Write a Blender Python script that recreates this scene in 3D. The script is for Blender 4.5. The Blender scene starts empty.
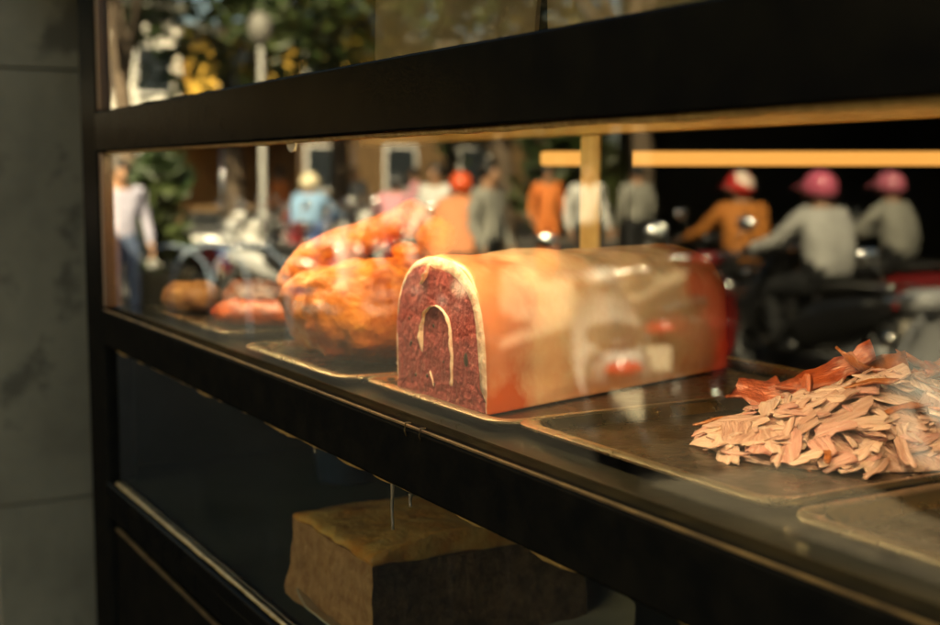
import bpy, bmesh, math, random
from mathutils import Vector, Matrix, noise as mn
R = math.radians
random.seed(7)
sc = bpy.context.scene
C = sc.collection

# ------------------------------------------------------------------ camera
F_PX, YAW, DIP = 1277.0, R(29.2), math.atan(137.5 / 1277.0)
CAM = Vector((0, -.485, 1.45))
fwd = Vector((-math.cos(YAW) * math.cos(DIP), math.sin(YAW) * math.cos(DIP), -math.sin(DIP)))
cam = bpy.data.cameras.new('camera'); cam_o = bpy.data.objects.new('camera', cam); C.objects.link(cam_o)
cam_o.location = CAM
cam_o.rotation_euler = fwd.to_track_quat('-Z', 'Y').to_euler()
cam.sensor_width = 36.0; cam.lens = 36.0 * F_PX / 940.0
cam.clip_start = .02; cam.clip_end = 900
cam.dof.use_dof = True; cam.dof.focus_distance = 1.10; cam.dof.aperture_fstop = 4.6; cam.dof.aperture_blades = 0
sc.camera = cam_o

# ------------------------------------------------------------------ sky, sun, exposure
SUN = Vector((.58, .50, .64)).normalized()
w = bpy.data.worlds.new('World'); sc.world = w; w.use_nodes = True
nt = w.node_tree; nt.nodes.clear()
sky = nt.nodes.new('ShaderNodeTexSky'); sky.sky_type = 'NISHITA'; sky.sun_disc = False
sky.sun_elevation = math.asin(SUN.z); sky.sun_rotation = math.atan2(SUN.x, SUN.y)
sky.air_density = 1.0; sky.dust_density = 3.0; sky.ozone_density = 1.0
bg = nt.nodes.new('ShaderNodeBackground'); bg.inputs['Strength'].default_value = .055
wo = nt.nodes.new('ShaderNodeOutputWorld')
nt.links.new(sky.outputs[0], bg.inputs[0]); nt.links.new(bg.outputs[0], wo.inputs[0])
sl = bpy.data.lights.new('sun', 'SUN'); sl.energy = 5.0; sl.angle = R(.5); sl.color = (1, .86, .68)
so = bpy.data.objects.new('sun', sl); C.objects.link(so); so.location = (0, 0, 12)
so.rotation_euler = SUN.to_track_quat('Z', 'Y').to_euler()
vs = sc.view_settings; vs.view_transform = 'Standard'; vs.look = 'None'; vs.gamma = 1; vs.use_curve_mapping = False
vs.exposure = 2.72
try:
    vs.use_white_balance = True; vs.white_balance_temperature = 8200; vs.white_balance_tint = -5
except Exception: pass
cy = sc.cycles
cy.use_denoising = True; cy.max_bounces = 10; cy.diffuse_bounces = 4; cy.glossy_bounces = 5
cy.transparent_max_bounces = 24; cy.sample_clamp_indirect = 60; cy.sample_clamp_direct = 0
cy.caustics_reflective = False; cy.caustics_refractive = False; cy.blur_glossy = .5

# ------------------------------------------------------------------ helpers
def lin(r, g, b):
    f = lambda c: (c / 255) / 12.92 if c / 255 <= .04045 else ((c / 255 + .055) / 1.055) ** 2.4
    return (f(r), f(g), f(b), 1)

def mat(name, col, rough=.5, metal=0, col2=None, scale=8, detail=5, stretch=(1, 1, 1), bump=0, bscale=None, coat=0,
        sss=0, spec=.5, lo=.35, hi=.65, col3=None, scale3=30, f3=.5, rvar=0):
    m = bpy.data.materials.new(name); m.use_nodes = True
    n = m.node_tree.nodes; l = m.node_tree.links; p = n['Principled BSDF']
    col = tuple(col[:3]) + (1,)
    p.inputs['Base Color'].default_value = col; p.inputs['Roughness'].default_value = rough
    p.inputs['Metallic'].default_value = metal; p.inputs['Coat Weight'].default_value = coat
    p.inputs['Coat Roughness'].default_value = .12
    p.inputs['Specular IOR Level'].default_value = spec
    if sss:
        p.inputs['Subsurface Weight'].default_value = sss; p.inputs['Subsurface Radius'].default_value = (1, .35, .15)
        p.inputs['Subsurface Scale'].default_value = .012
    tc = n.new('ShaderNodeTexCoord'); mp = n.new('ShaderNodeMapping'); mp.inputs['Scale'].default_value = stretch
    l.new(tc.outputs['Object'], mp.inputs[0])
    def ramp(sc_, a, b, lo_, hi_, det=detail):
        t = n.new('ShaderNodeTexNoise'); t.inputs['Scale'].default_value = sc_; t.inputs['Detail'].default_value = det
        t.inputs['Roughness'].default_value = .62
        l.new(mp.outputs[0], t.inputs[0]); r = n.new('ShaderNodeValToRGB')
        r.color_ramp.elements[0].position = lo_; r.color_ramp.elements[1].position = hi_
        r.color_ramp.elements[0].color = a; r.color_ramp.elements[1].color = b
        l.new(t.outputs[0], r.inputs[0]); return r, t
    if col2:
        r, t = ramp(scale, col, tuple(col2[:3]) + (1,), lo, hi)
        outc = r.outputs[0]
        if col3:
            r3, t3 = ramp(scale3, (0, 0, 0, 1), (1, 1, 1, 1), f3, f3 + .1)
            mx = n.new('ShaderNodeMix'); mx.data_type = 'RGBA'
            l.new(r3.outputs[0], mx.inputs[0]); l.new(outc, mx.inputs[6]); mx.inputs[7].default_value = tuple(col3[:3]) + (1,)
            outc = mx.outputs[2]
        l.new(outc, p.inputs['Base Color'])
        if rvar:
            mr = n.new('ShaderNodeMapRange'); mr.inputs[3].default_value = max(0, rough - rvar); mr.inputs[4].default_value = rough + rvar
            l.new(t.outputs[0], mr.inputs[0]); l.new(mr.outputs[0], p.inputs['Roughness'])
    if bump:
        t = n.new('ShaderNodeTexNoise'); t.inputs['Scale'].default_value = bscale or scale * 3; t.inputs['Detail'].default_value = 6
        l.new(mp.outputs[0], t.inputs[0]); b = n.new('ShaderNodeBump'); b.inputs['Strength'].default_value = bump
        b.inputs['Distance'].default_value = .01
        l.new(t.outputs[0], b.inputs['Height']); l.new(b.outputs[0], p.inputs['Normal']); l.new(b.outputs[0], p.inputs['Coat Normal'])
    return m

def glass_mat(name, reflect=True, dirt=.05, tint=(.97, .985, .96, 1)):
    m = bpy.data.materials.new(name); m.use_nodes = True; n = m.node_tree.nodes; l = m.node_tree.links; n.clear()
    out = n.new('ShaderNodeOutputMaterial'); tr = n.new('ShaderNodeBsdfTransparent'); tr.inputs[0].default_value = tint
    if not reflect:
        l.new(tr.outputs[0], out.inputs[0]); return m
    gl = n.new('ShaderNodeBsdfGlossy'); gl.inputs['Roughness'].default_value = 0.0
    fr = n.new('ShaderNodeFresnel'); fr.inputs[0].default_value = 1.52
    a = n.new('ShaderNodeMath'); a.operation = 'ADD'; a.inputs[1].default_value = 1; l.new(fr.outputs[0], a.inputs[0])
    b = n.new('ShaderNodeMath'); b.operation = 'MULTIPLY'; b.inputs[1].default_value = 2; l.new(fr.outputs[0], b.inputs[0])
    d = n.new('ShaderNodeMath'); d.operation = 'DIVIDE'; l.new(b.outputs[0], d.inputs[0]); l.new(a.outputs[0], d.inputs[1])
    mx = n.new('ShaderNodeMixShader'); l.new(d.outputs[0], mx.inputs[0]); l.new(tr.outputs[0], mx.inputs[1]); l.new(gl.outputs[0], mx.inputs[2])
    # greasy vertical runs and wiped dust
    tc = n.new('ShaderNodeTexCoord'); mp = n.new('ShaderNodeMapping'); mp.inputs['Scale'].default_value = (55, 1, 1.4)
    l.new(tc.outputs['Object'], mp.inputs[0])
    t = n.new('ShaderNodeTexNoise'); t.inputs['Scale'].default_value = 1; t.inputs['Detail'].default_value = 4; l.new(mp.outputs[0], t.inputs[0])
    r = n.new('ShaderNodeValToRGB'); r.color_ramp.elements[0].position = .60; r.color_ramp.elements[1].position = .80; l.new(t.outputs[0], r.inputs[0])
    mp2 = n.new('ShaderNodeMapping'); mp2.inputs['Scale'].default_value = (5, 1, 7); mp2.inputs['Rotation'].default_value = (0, .5, 0)
    l.new(tc.outputs['Object'], mp2.inputs[0])
    t2 = n.new('ShaderNodeTexNoise'); t2.inputs['Scale'].default_value = 1; t2.inputs['Detail'].default_value = 7; l.new(mp2.outputs[0], t2.inputs[0])
    r2 = n.new('ShaderNodeValToRGB'); r2.color_ramp.elements[0].position = .5; r2.color_ramp.elements[1].position = .85; l.new(t2.outputs[0], r2.inputs[0])
    ad = n.new('ShaderNodeMath'); ad.operation = 'MULTIPLY_ADD'; l.new(r.outputs[0], ad.inputs[0]); ad.inputs[1].default_value = 1.6
    l.new(r2.outputs[0], ad.inputs[2])
    mu = n.new('ShaderNodeMath'); mu.operation = 'MULTIPLY'; mu.inputs[1].default_value = dirt; l.new(ad.outputs[0], mu.inputs[0])
    df = n.new('ShaderNodeBsdfDiffuse'); df.inputs[0].default_value = (.55, .5, .42, 1)
    m2 = n.new('ShaderNodeMixShader'); l.new(mu.outputs[0], m2.inputs[0]); l.new(mx.outputs[0], m2.inputs[1]); l.new(df.outputs[0], m2.inputs[2])
    l.new(m2.outputs[0], out.inputs[0])
    return m

def tag(o, label=None, cat=None, group=None, kind=None):
    if label: o['label'] = label
    if cat: o['category'] = cat
    if group: o['group'] = group
    if kind: o['kind'] = kind
    return o

def empty(name, loc=(0, 0, 0), rz=0):
    o = bpy.data.objects.new(name, None); C.objects.link(o); o.location = loc; o.rotation_euler = (0, 0, rz); o.empty_display_size = .1
    return o

class MB:
    def __init__(s): s.v = []; s.f = []; s.m = []
    def add(s, vs_, fs, mi=0):
        o = len(s.v); s.v += [tuple(p) for p in vs_]
        for f in fs: s.f.append([i + o for i in f]); s.m.append(mi)
        return s
    def box(s, x0, x1, y0, y1, z0, z1, mi=0):
        return s.add([(x, y, z) for x in (x0, x1) for y in (y0, y1) for z in (z0, z1)],
                     [(0, 1, 3, 2), (4, 6, 7, 5), (0, 4, 5, 1), (2, 3, 7, 6), (0, 2, 6, 4), (1, 5, 7, 3)], mi)
    def rings(s, rs, mi=0, c0=True, c1=True):
        n = len(rs[0]); v = [p for r in rs for p in r]; f = []
        for i in range(len(rs) - 1):
            for k in range(n):
                a, b = i * n + k, i * n + (k + 1) % n
                f.append((a, b, b + n, a + n))
        if c0: f.append(tuple(range(n))[::-1])
        if c1: f.append(tuple(range((len(rs) - 1) * n, len(rs) * n)))
        return s.add(v, f, mi)
    def tube(s, pts, rad, n=10, mi=0, flat=1.0):
        pts = [Vector(p) for p in pts]
        if not hasattr(rad, '__len__'): rad = [rad] * len(pts)
        rs = []; prev = None
        for i, p in enumerate(pts):
            t = (pts[min(i + 1, len(pts) - 1)] - pts[max(i - 1, 0)]).normalized()
            if prev is None:
                a = Vector((0, 0, 1)) if abs(t.z) < .9 else Vector((1, 0, 0)); u = t.cross(a).normalized()
            else:
                u = (prev - t * prev.dot(t)).normalized()
            prev = u; v = t.cross(u)
            rs.append([p + (u * math.cos(2 * math.pi * k / n) + v * math.sin(2 * math.pi * k / n) * flat) * rad[i] for k in range(n)])
        return s.rings(rs, mi)
    def ell(s, c, r, nu=14, nv=9, mi=0, e=1.0, fn=None):
        rs = []
        for j in range(1, nv):
            th = math.pi * j / nv; ring = []
            for k in range(nu):
                ph = 2 * math.pi * k / nu
                sp = lambda q: math.copysign(abs(q) ** e, q)
                d = Vector((sp(math.sin(th) * math.cos(ph)), sp(math.sin(th) * math.sin(ph)), -sp(math.cos(th))))
                q = Vector((d.x * r[0], d.y * r[1], d.z * r[2]))
                if fn: q = fn(q)
                ring.append(Vector(c) + q)
            rs.append(ring)
        o = len(s.v); s.rings(rs, mi, False, False); n = nu
        b = Vector((0, 0, -r[2])); t = Vector((0, 0, r[2]))
        if fn: b = fn(b); t = fn(t)
        s.v += [tuple(Vector(c) + b), tuple(Vector(c) + t)]; ib = len(s.v) - 2; last = o + (len(rs) - 1) * n
        for k in range(n):
            s.f.append([ib, o + (k + 1) % n, o + k]); s.m.append(mi)
            s.f.append([ib + 1, last + k, last + (k + 1) % n]); s.m.append(mi)
        return s
    def mesh(s, name, mats, smooth=False):
        me = bpy.data.meshes.new(name); me.from_pydata(s.v, [], s.f)
        for m in (mats if isinstance(mats, (list, tuple)) else [mats]): me.materials.append(m)
        me.polygons.foreach_set('material_index', s.m)
        bm = bmesh.new(); bm.from_mesh(me); bmesh.ops.recalc_face_normals(bm, faces=bm.faces); bm.to_mesh(me); bm.free()
        if smooth:
            me.shade_smooth()
            if smooth is not True: me.set_sharp_from_angle(angle=R(smooth))
        me.update(); return me
    def build(s, name, mats, parent=None, smooth=False, bevel=0, sub=0):
        o = bpy.data.objects.new(name, s.mesh(name, mats, smooth)); C.objects.link(o)
        if parent: o.parent = parent
        if bevel:
            b = o.modifiers.new('bevel', 'BEVEL'); b.width = bevel; b.segments = 3; b.limit_method = 'ANGLE'
            o.data.shade_smooth(); o.data.set_sharp_from_angle(angle=R(50))
        if sub:
            b = o.modifiers.new('subdivision', 'SUBSURF'); b.levels = sub; b.render_levels = sub
        return o

def box(name, m, parent, x0, x1, y0, y1, z0, z1, bevel=0):
    return MB().box(x0, x1, y0, y1, z0, z1).build(name, m, parent, bevel=bevel)

def tree_copy(o, parent=None):
    c = o.copy(); C.objects.link(c); c.parent = parent
    for ch in list(o.children): tree_copy(ch, c)
    return c

def fbm(p, s, k=3):
    v = 0; a = 1
    for i in range(k): v += a * mn.noise(Vector(p) * s * 2 ** i + Vector((3.1 * i, 1.7, 9.2))); a *= .5
    return v

def street(px, dist):                      # a place on the street, by the direction in which the glass shows it
    a = YAW + math.atan((px - 470) / F_PX)
    return -dist * math.cos(a), .024 - (-.485 + dist * math.sin(a))

# ------------------------------------------------------------------ materials
M = {}
M['black'] = mat('black_gloss_paint', (.004, .004, .004), .24, 0, (.007, .0065, .005), 20, bump=.035, bscale=420, spec=0, coat=.06)
M['black_matt'] = mat('black_worn_paint', (.005, .005, .0045), .5, 0, (.009, .008, .006), 30, bump=.05, bscale=120, spec=0, coat=.03)
M['brown_wood'] = mat('dark_varnished_wood', (.05, .018, .006), .4, 0, (.10, .04, .012), 4, stretch=(18, 18, 1))
M['gold_wood'] = mat('honey_varnished_wood', (.8, .5, .2), .32, 0, (.5, .26, .08), 5, stretch=(1, 6, 6), bump=.2, bscale=60)
M['gold_post'] = mat('honey_varnished_post', (.88, .62, .28), .3, 0, (.7, .42, .15), 5, stretch=(8, 8, 1), bump=.2, bscale=40)
M['sealant'] = mat('yellowed_sealant', (.30, .19, .06), .45, 0, (.5, .34, .13), 60, bump=.4, bscale=150)
M['brass_edge'] = mat('worn_metal_edge', (.20, .13, .05), .5, .5, (.07, .045, .02), 25)
M['shelf'] = mat('dark_shelf_laminate', (.006, .0065, .006), .3, 0, (.012, .011, .009), 14, bump=.05, spec=.2)
M['grey_panel'] = mat('grey_steel_lining', (.06, .082, .062), .6, 0, (.04, .056, .043), 6, spec=.1)
M['glass'] = glass_mat('street_side_glass', dirt=.011)
M['glass_low'] = glass_mat('greasy_lower_glass', dirt=.012)
M['clear'] = glass_mat('clear_glass_body', reflect=False)
M['stone'] = mat('grey_stone_cladding', (.145, .122, .078), .75, 0, (.225, .19, .122), 3.5, 10, bump=.3, bscale=25, col3=(.09, .075, .047), scale3=7, f3=.56)
M['render'] = mat('dull_cement_render', (.12, .115, .10), .8, 0, (.17, .165, .14), 3)
M['dark_room'] = mat('dark_shop_paint', (.012, .013, .012), .8, 0, (.02, .02, .018), 2)
M['steel'] = mat('worn_tray_steel', (.84, .74, .58), .28, 1, (.55, .47, .36), 11, bump=.12, bscale=40, rvar=.1)
M['steel_dark'] = mat('greasy_tray_floor', (.20, .16, .115), .28, .9, (.09, .07, .05), 16, bump=.2, bscale=50, rvar=.1)

# ------------------------------------------------------------------ ground
GZ = -.08
M['asphalt'] = mat('asphalt', (.022, .021, .020), .8, 0, (.034, .032, .028), 3, bump=.3, bscale=60, spec=.1)
M['pave'] = mat('pavement_concrete', (.020, .020, .016), .8, 0, (.032, .030, .024), 1.2, 7, bump=.2, bscale=20, spec=.04, col3=(.016, .015, .012), scale3=2.2, f3=.58)
M['plaza'] = mat('pale_paving', (.42, .35, .26), .8, 0, (.30, .25, .19), .8, 7, bump=.2, bscale=15)
g = MB().add([(-400, -400, GZ), (400, -400, GZ), (400, 400, GZ), (-400, 400, GZ)], [(0, 1, 2, 3)]).build('ground', M['asphalt'])
tag(g, 'dark asphalt ground of the road stretching to the horizon', None, None, 'structure')
p = MB().box(-40, 9, -2.95, .5, -.5, 0).build('pavement', M['pave']); tag(p, 'grey concrete pavement in front of the shop', kind='structure')
p = MB().box(-40, 9, -3.12, -2.952, -.5, .004).build('kerb', M['stone'], bevel=.02); tag(p, 'pale stone kerb along the pavement', kind='structure')
p = MB().box(-5.0, 9, -4.2, -3.122, -.5, GZ + .006).build('concrete_apron', mat('worn_concrete', (.20, .17, .13), .85, 0, (.10, .088, .07), .9, 8, bump=.2, bscale=15, col3=(.05, .045, .04), scale3=1.6, f3=.5)); tag(p, 'pale concrete strip between the kerb and the road', kind='structure')
pz = [(-9.59, -5.15), (-10.55, -6.41), (-12.64, -8.95), (-15.86, -12.54), (-24.5, -19.6), (-27.2, -14.7), (-19.6, -10.6), (-16.07, -8.98)]
b = MB(); b.add([(x, y, GZ + .006) for x, y in pz], [tuple(range(8))]); p = b.build('plaza', M['plaza'])
tag(p, 'pale sunlit paving of the open square across the kerb', kind='structure')

# ------------------------------------------------------------------ the shop that the case stands in
shop = empty('shop_building', (-2.4, 0, 0)); tag(shop, 'shop building with grey stone pier and dark interior behind the food case', 'building')
def sbox(name, m, *a, **k):
    o = box(name, m, None, *a, **k); o.parent = shop; o.matrix_parent_inverse = Matrix.Translation((2.4, 0, 0)); return o
pier = sbox('pier', M['render'], -3.95, -3.295, .0, .95, 0, 3.2)
zs = [0.03, .634, 1.706, 2.47, 3.19]
for i in range(4):
    for (y0, y1) in ((-.002, .47), (.473, .95)):
        sl_ = box('stone_slab', M['stone'], None, -3.298, -3.26, y0, y1, zs[i] + .0025, zs[i + 1] - .0025, bevel=.002)
        sl_.parent = pier
sbox('upper_wall', M['render'], -16, 6, -.02, .25, 3.205, 4.0)
sbox('side_facade', M['render'], -16, -3.955, 0.0, .25, 0, 3.2)
sbox('light_block_board', M['black_matt'], -3.25, 3.4, .055, .12, 1.985, 3.2)  # unseen board added over the opening to keep the shop dark
sbox('back_wall', M['dark_room'], -3.95, 3.6, 5.2, 5.35, 0, 3.2)
sbox('interior_wall', M['dark_room'], -3.95, -3.3, .955, 5.19, 0, 3.2)
sbox('interior_wall', M['dark_room'], 3.42, 3.6, .0, 5.19, 0, 3.2)
sbox('floor', M['dark_room'], -3.255, 3.41, .505, 5.19, -.1, .003)
sbox('roof', M['render'], -16, 6, .255, 8, 3.8, 4.0)
sbox('ceiling', M['dark_room'], -3.255, 3.41, .255, 5.19, 3.15, 3.2)

def cray(px, py, depth):
    r = Vector((math.sin(YAW), math.cos(YAW), 0)); u = r.cross(fwd)
    return CAM + depth * (fwd + r * (px - 470) / F_PX - u * (py - 312.5) / F_PX)
lampm = bpy.data.materials.new('warm_tube_glow'); lampm.use_nodes = True
pb = lampm.node_tree.nodes['Principled BSDF']; pb.inputs['Emission Color'].default_value = (1, .42, .115, 1); pb.inputs['Emission Strength'].default_value = .175
pb.inputs['Base Color'].default_value = (.6, .5, .4, 1)
a_, b_ = cray(541, 158.5, 2.4), cray(1030, 158.5, 2.4); b_.z = a_.z
tl = empty('tube_lamp', a_); tag(tl, 'warm orange tube lamp glowing in the dark shop behind the food case', 'lamp')
d_ = (b_ - a_)
MB().tube([(0, 0, 0), d_ * .01, d_ * .99, d_], [.0115, .0135, .0135, .0115], 16).build('tube', lampm, tl, True)
MB().tube([d_ * 1.0, d_ * 1.03], .017, 14).build('end_cap', M['black_matt'], tl, 40)
for q in (.12, .88): MB().tube([d_ * q + Vector((0, 0, .0168)), d_ * q + Vector((0, 0, 3.15 - a_.z))], .0015, 6).build('cord', M['black_matt'], tl)

# ------------------------------------------------------------------ the glass food case
case = empty('food_display_case', (-2.1, 0, 0)); tag(case, 'black framed glass food display case with shelves of cooked meat', 'display case')
X0, X1, D = -2.21, .62, .53
def cpart(o, par=None):
    o.parent = par or case; o.matrix_parent_inverse = Matrix.Translation((2.1, 0, 0)) if par is None else Matrix.Translation((2.1, 0, 0)); return o
def cb(name, m, *a, par=None, **k): return cpart(box(name, m, None, *a, **k), par)
def pane(name, m, x0, x1, z0, z1, y=.012):
    b = MB().box(x0, x1, y, y + .005, z0, z1, 1)
    b.m = [1, 1, 0, 1, 1, 1]
    return cpart(b.build(name, [m, M['clear']]))
cb('corner_post', M['black_matt'], X0, -2.095, 0, .05, 0, 1.95, bevel=.006)
cb('corner_post', M['black'], X1 - .12, X1, 0, .05, 0, 1.95, bevel=.006)
cb('jamb', M['brown_wood'], -2.0945, -2.078, .003, .03, 1.2375, 1.485, bevel=.002)
cb('jamb', M['brown_wood'], -2.0945, -2.078, .003, .03, 1.5525, 1.88, bevel=.002)
cb('upper_bar', M['black'], -2.094, X1 - .121, -.003, .03, 1.487, 1.5505, bevel=.0025)
cb('shelf_bar', M['black_matt'], -2.094, X1 - .121, -.003, .03, 1.176, 1.2335, bevel=.003)
cb('bottom_rail', M['black'], -2.094, X1 - .121, -.003, .03, .925, .948, bevel=.004)
cb('bottom_rail', M['black'], -2.094, X1 - .121, .002, .03, .885, .924, bevel=.005)
cb('top_beam', M['black'], -2.094, X1 - .121, -.003, .05, 1.885, 1.95, bevel=.006)
cb('edge_strip', M['brass_edge'], -2.07, X1 - .121, -.0028, .0005, 1.2337, 1.2352)
def bead(z, y, amp, name='sealant_bead'):
    b = MB(); pts = []; rd = []
    for i in range(220):
        x = -2.06 + i * (X1 - .13 + 2.06) / 219
        pts.append((x, y, z + amp * .4 * fbm((x, z, 0), 14))); rd.append(.0022 + amp * .5 * max(0, .5 + fbm((x * 3, z, 4), 9)))
    return cpart(b.tube(pts, rd, 7).build(name, M['sealant'], None, True))
bead(1.1745, .0085, .006); bead(1.4855, .0085, .002); bead(.9495, .0085, .002)
cb('base_panel', M['black_matt'], -2.094, X1 - .121, .012, .03, .08, .862, bevel=.003)
cb('base_trim', M['brass_edge'], -2.08, X1 - .13, .008, .0125, .868, .872)
pane('glass_pane', M['glass'], -2.077, X1 - .121, 1.236, 1.4868)
pane('glass_pane', M['glass'], -2.077, X1 - .121, 1.551, 1.8845)
pane('glass_pane', M['glass_low'], -2.09, X1 - .121, .9485, 1.1755)
cb('shelf', M['shelf'], -2.19, X1 - .02, .031, D, 1.205, 1.2252)
cb('shelf_floor', M['grey_panel'], -2.19, X1 - .02, .031, D, .915, .945)
b = MB().box(-2.19, X1 - .02, .033, D - .03, 1.538, 1.544, 1); b.m = [1, 1, 1, 1, 1, 1]
cpart(b.build('glass_shelf', [M['glass'], M['clear']]))
cb('end_panel', M['grey_panel'], X0 + .001, -2.192, .051, D, .0, 1.211)
cb('end_panel', M['black_matt'], X0 + .001, -2.192, .051, D, 1.212, 1.95)
cb('end_panel', M['grey_panel'], X1 - .018, X1 - .001, .051, D, .0, 1.95)
cb('back_panel', M['black_matt'], -2.191, X1 - .02, D + .001, D + .018, .0, 1.21)
cb('top_panel', M['black_matt'], -2.19, X1 - .02, .051, D, 1.93, 1.949)
cb('rear_rail', M['gold_wood'], -2.19, X1 - .02, D - .025, D, 1.504, 1.536, bevel=.003)
cb('rear_rail', M['gold_wood'], -2.19, X1 - .02, D - .025, D, 1.885, 1.928, bevel=.003)
cb('rear_post', M['gold_post'], -1.468, -1.424, D - .022, D, 1.233, 1.5035, bevel=.003)
cb('rear_door_stile', M['black_matt'], -1.4235, -1.378, D - .018, D + .002, 1.233, 1.5035, bevel=.002)
ledm = bpy.data.materials.new('warm_led_glow'); ledm.use_nodes = True
pb = ledm.node_tree.nodes['Principled BSDF']; pb.inputs['Emission Color'].default_value = (1, .72, .44, 1); pb.inputs['Emission Strength'].default_value = 16.0
ls = empty('light_strip', (-2.0, .042, 1.4945)); tag(ls, 'warm light strip tucked under the upper bar over the meat', 'lamp')
MB().box(0, 2.3, -.008, .012, .0, .0065).build('housing', M['black_matt'], ls)
MB().box(.01, 2.29, -.005, .011, -.003, -.0002).build('diffuser', ledm, ls)
# grease runs, a paper tab and two bent staples on the front
M['grease'] = mat('set_grease', (.16, .125, .08), .4, 0, (.25, .2, .13), 30, coat=.2)
for (x, z, L) in ((-1.035, 1.172, .046), (-.998, 1.168, .012), (-1.22, 1.172, .010)):
    n_ = 8; pts = [(x + .0006 * math.sin(i), .0118, z - L * i / n_) for i in range(n_ + 1)]
    cpart(MB().tube(pts, [.0019 - .0007 * i / n_ + (.0004 if i == n_ else 0) for i in range(n_ + 1)], 7).build('grease_run', M['grease'], None, True))
M['tab'] = mat('dull_paper', (.45, .4, .32), .8)
b = MB(); n_ = 14; tp = [(-1.272 + .0135 * math.cos(math.pi * i / n_), 1.4865 - .0125 * math.sin(math.pi * i / n_)) for i in range(n_ + 1)]
b.rings([[(x, .0117, z) for x, z in tp], [(x, .0105, z) for x, z in tp]]); cpart(b.build('paper_tab', M['tab']))
for x in (-.974, -.946):
    cpart(MB().tube([(x, -.0035, 1.226), (x + .001, -.006, 1.231), (x + .002, -.005, 1.238), (x + .009, -.004, 1.239)], .0007, 6).build('staple', M['brass_edge'], None, True))

# two worn boards standing in the upper compartment
M['board'] = mat('stained_card', (.28, .21, .13), .6, 0, (.19, .145, .09), 9, col3=(.34, .26, .16), scale3=25, f3=.6)
for i, (x0, x1, tilt, lab) in enumerate(((-1.245, -.93, -17, 'stained brown board leaning in the upper glass compartment, the left one'),
                                        (-.905, -.6, -17, 'stained brown board leaning in the upper glass compartment, cut by the top edge'))):
    w_ = x1 - x0
    o = MB().add([(0, 0, 0), (w_, 0, 0), (w_ - .03, 0, .26), (-.075, 0, .26), (0, .004, 0), (w_, .004, 0), (w_ - .03, .004, .26), (-.075, .004, .26)],
                 [(0, 1, 2, 3), (4, 7, 6, 5), (0, 4, 5, 1), (1, 5, 6, 2), (2, 6, 7, 3), (3, 7, 4, 0)]).build('card_board', M['board'])
    o.location = (x0, .095, 1.5445); o.rotation_euler = (R(-9), 0, 0)
    tag(o, lab, 'board', 'boards in the upper compartment')

# ------------------------------------------------------------------ trays
def rrect(cx, cy, hx, hy, r, z, n=6):
    out = []
    for (sx, sy, a0) in ((1, 1, 0), (-1, 1, 90), (-1, -1, 180), (1, -1, 270)):
        for k in range(n + 1):
            a = R(a0 + 90 * k / n); out.append((cx + sx * (hx - r) + r * math.cos(a), cy + sy * (hy - r) + r * math.sin(a), z))
    return out
def tray(label, x0, x1, y0, y1, z, rz=0, h=.0105):
    cx, cy = (x0 + x1) / 2, (y0 + y1) / 2; hx, hy = (x1 - x0) / 2, (y1 - y0) / 2
    e = empty('metal_tray', (cx, cy, z), R(rz)); tag(e, label, 'tray', 'metal trays along the shelf')
    prof = [(.024, .0015), (.021, .003), (.0165, .007), (.0135, h), (.003, h + .0014), (0, h), (0, h - .002), (.003, h - .003), (.013, h - .0035), (.017, .004), (.023, 0), (.027, 0)]
    b = MB(); b.rings([rrect(0, 0, hx - i, hy - i, max(.006, .03 - i * .6), q) for i, q in prof], 0, False, True)
    b.build('rim', M['steel'], e, 40)
    b = MB(); b.rings([rrect(0, 0, hx - .0235, hy - .0235, .015, q) for q in (.0014, .0022)]); b.build('tray_floor', M['steel_dark'], e)
    return e
SZ = 1.2255
tray('steel tray of red roast rolls beside the corner post', -2.075, -1.665, .062, .49, SZ)
tray('steel tray under the whole roast ham', -1.552, -1.232, .046, .49, SZ)
tray('steel tray under the big cut meat loaf', -1.228, -.935, .066, .515, SZ, 0)
tray('steel tray of pale sliced meat', -.948, -.612, .082, .50, SZ, 0)
tray('dark steel tray cut off by the right edge of the picture', -.604, -.25, .078, .50, SZ, 1)

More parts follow.
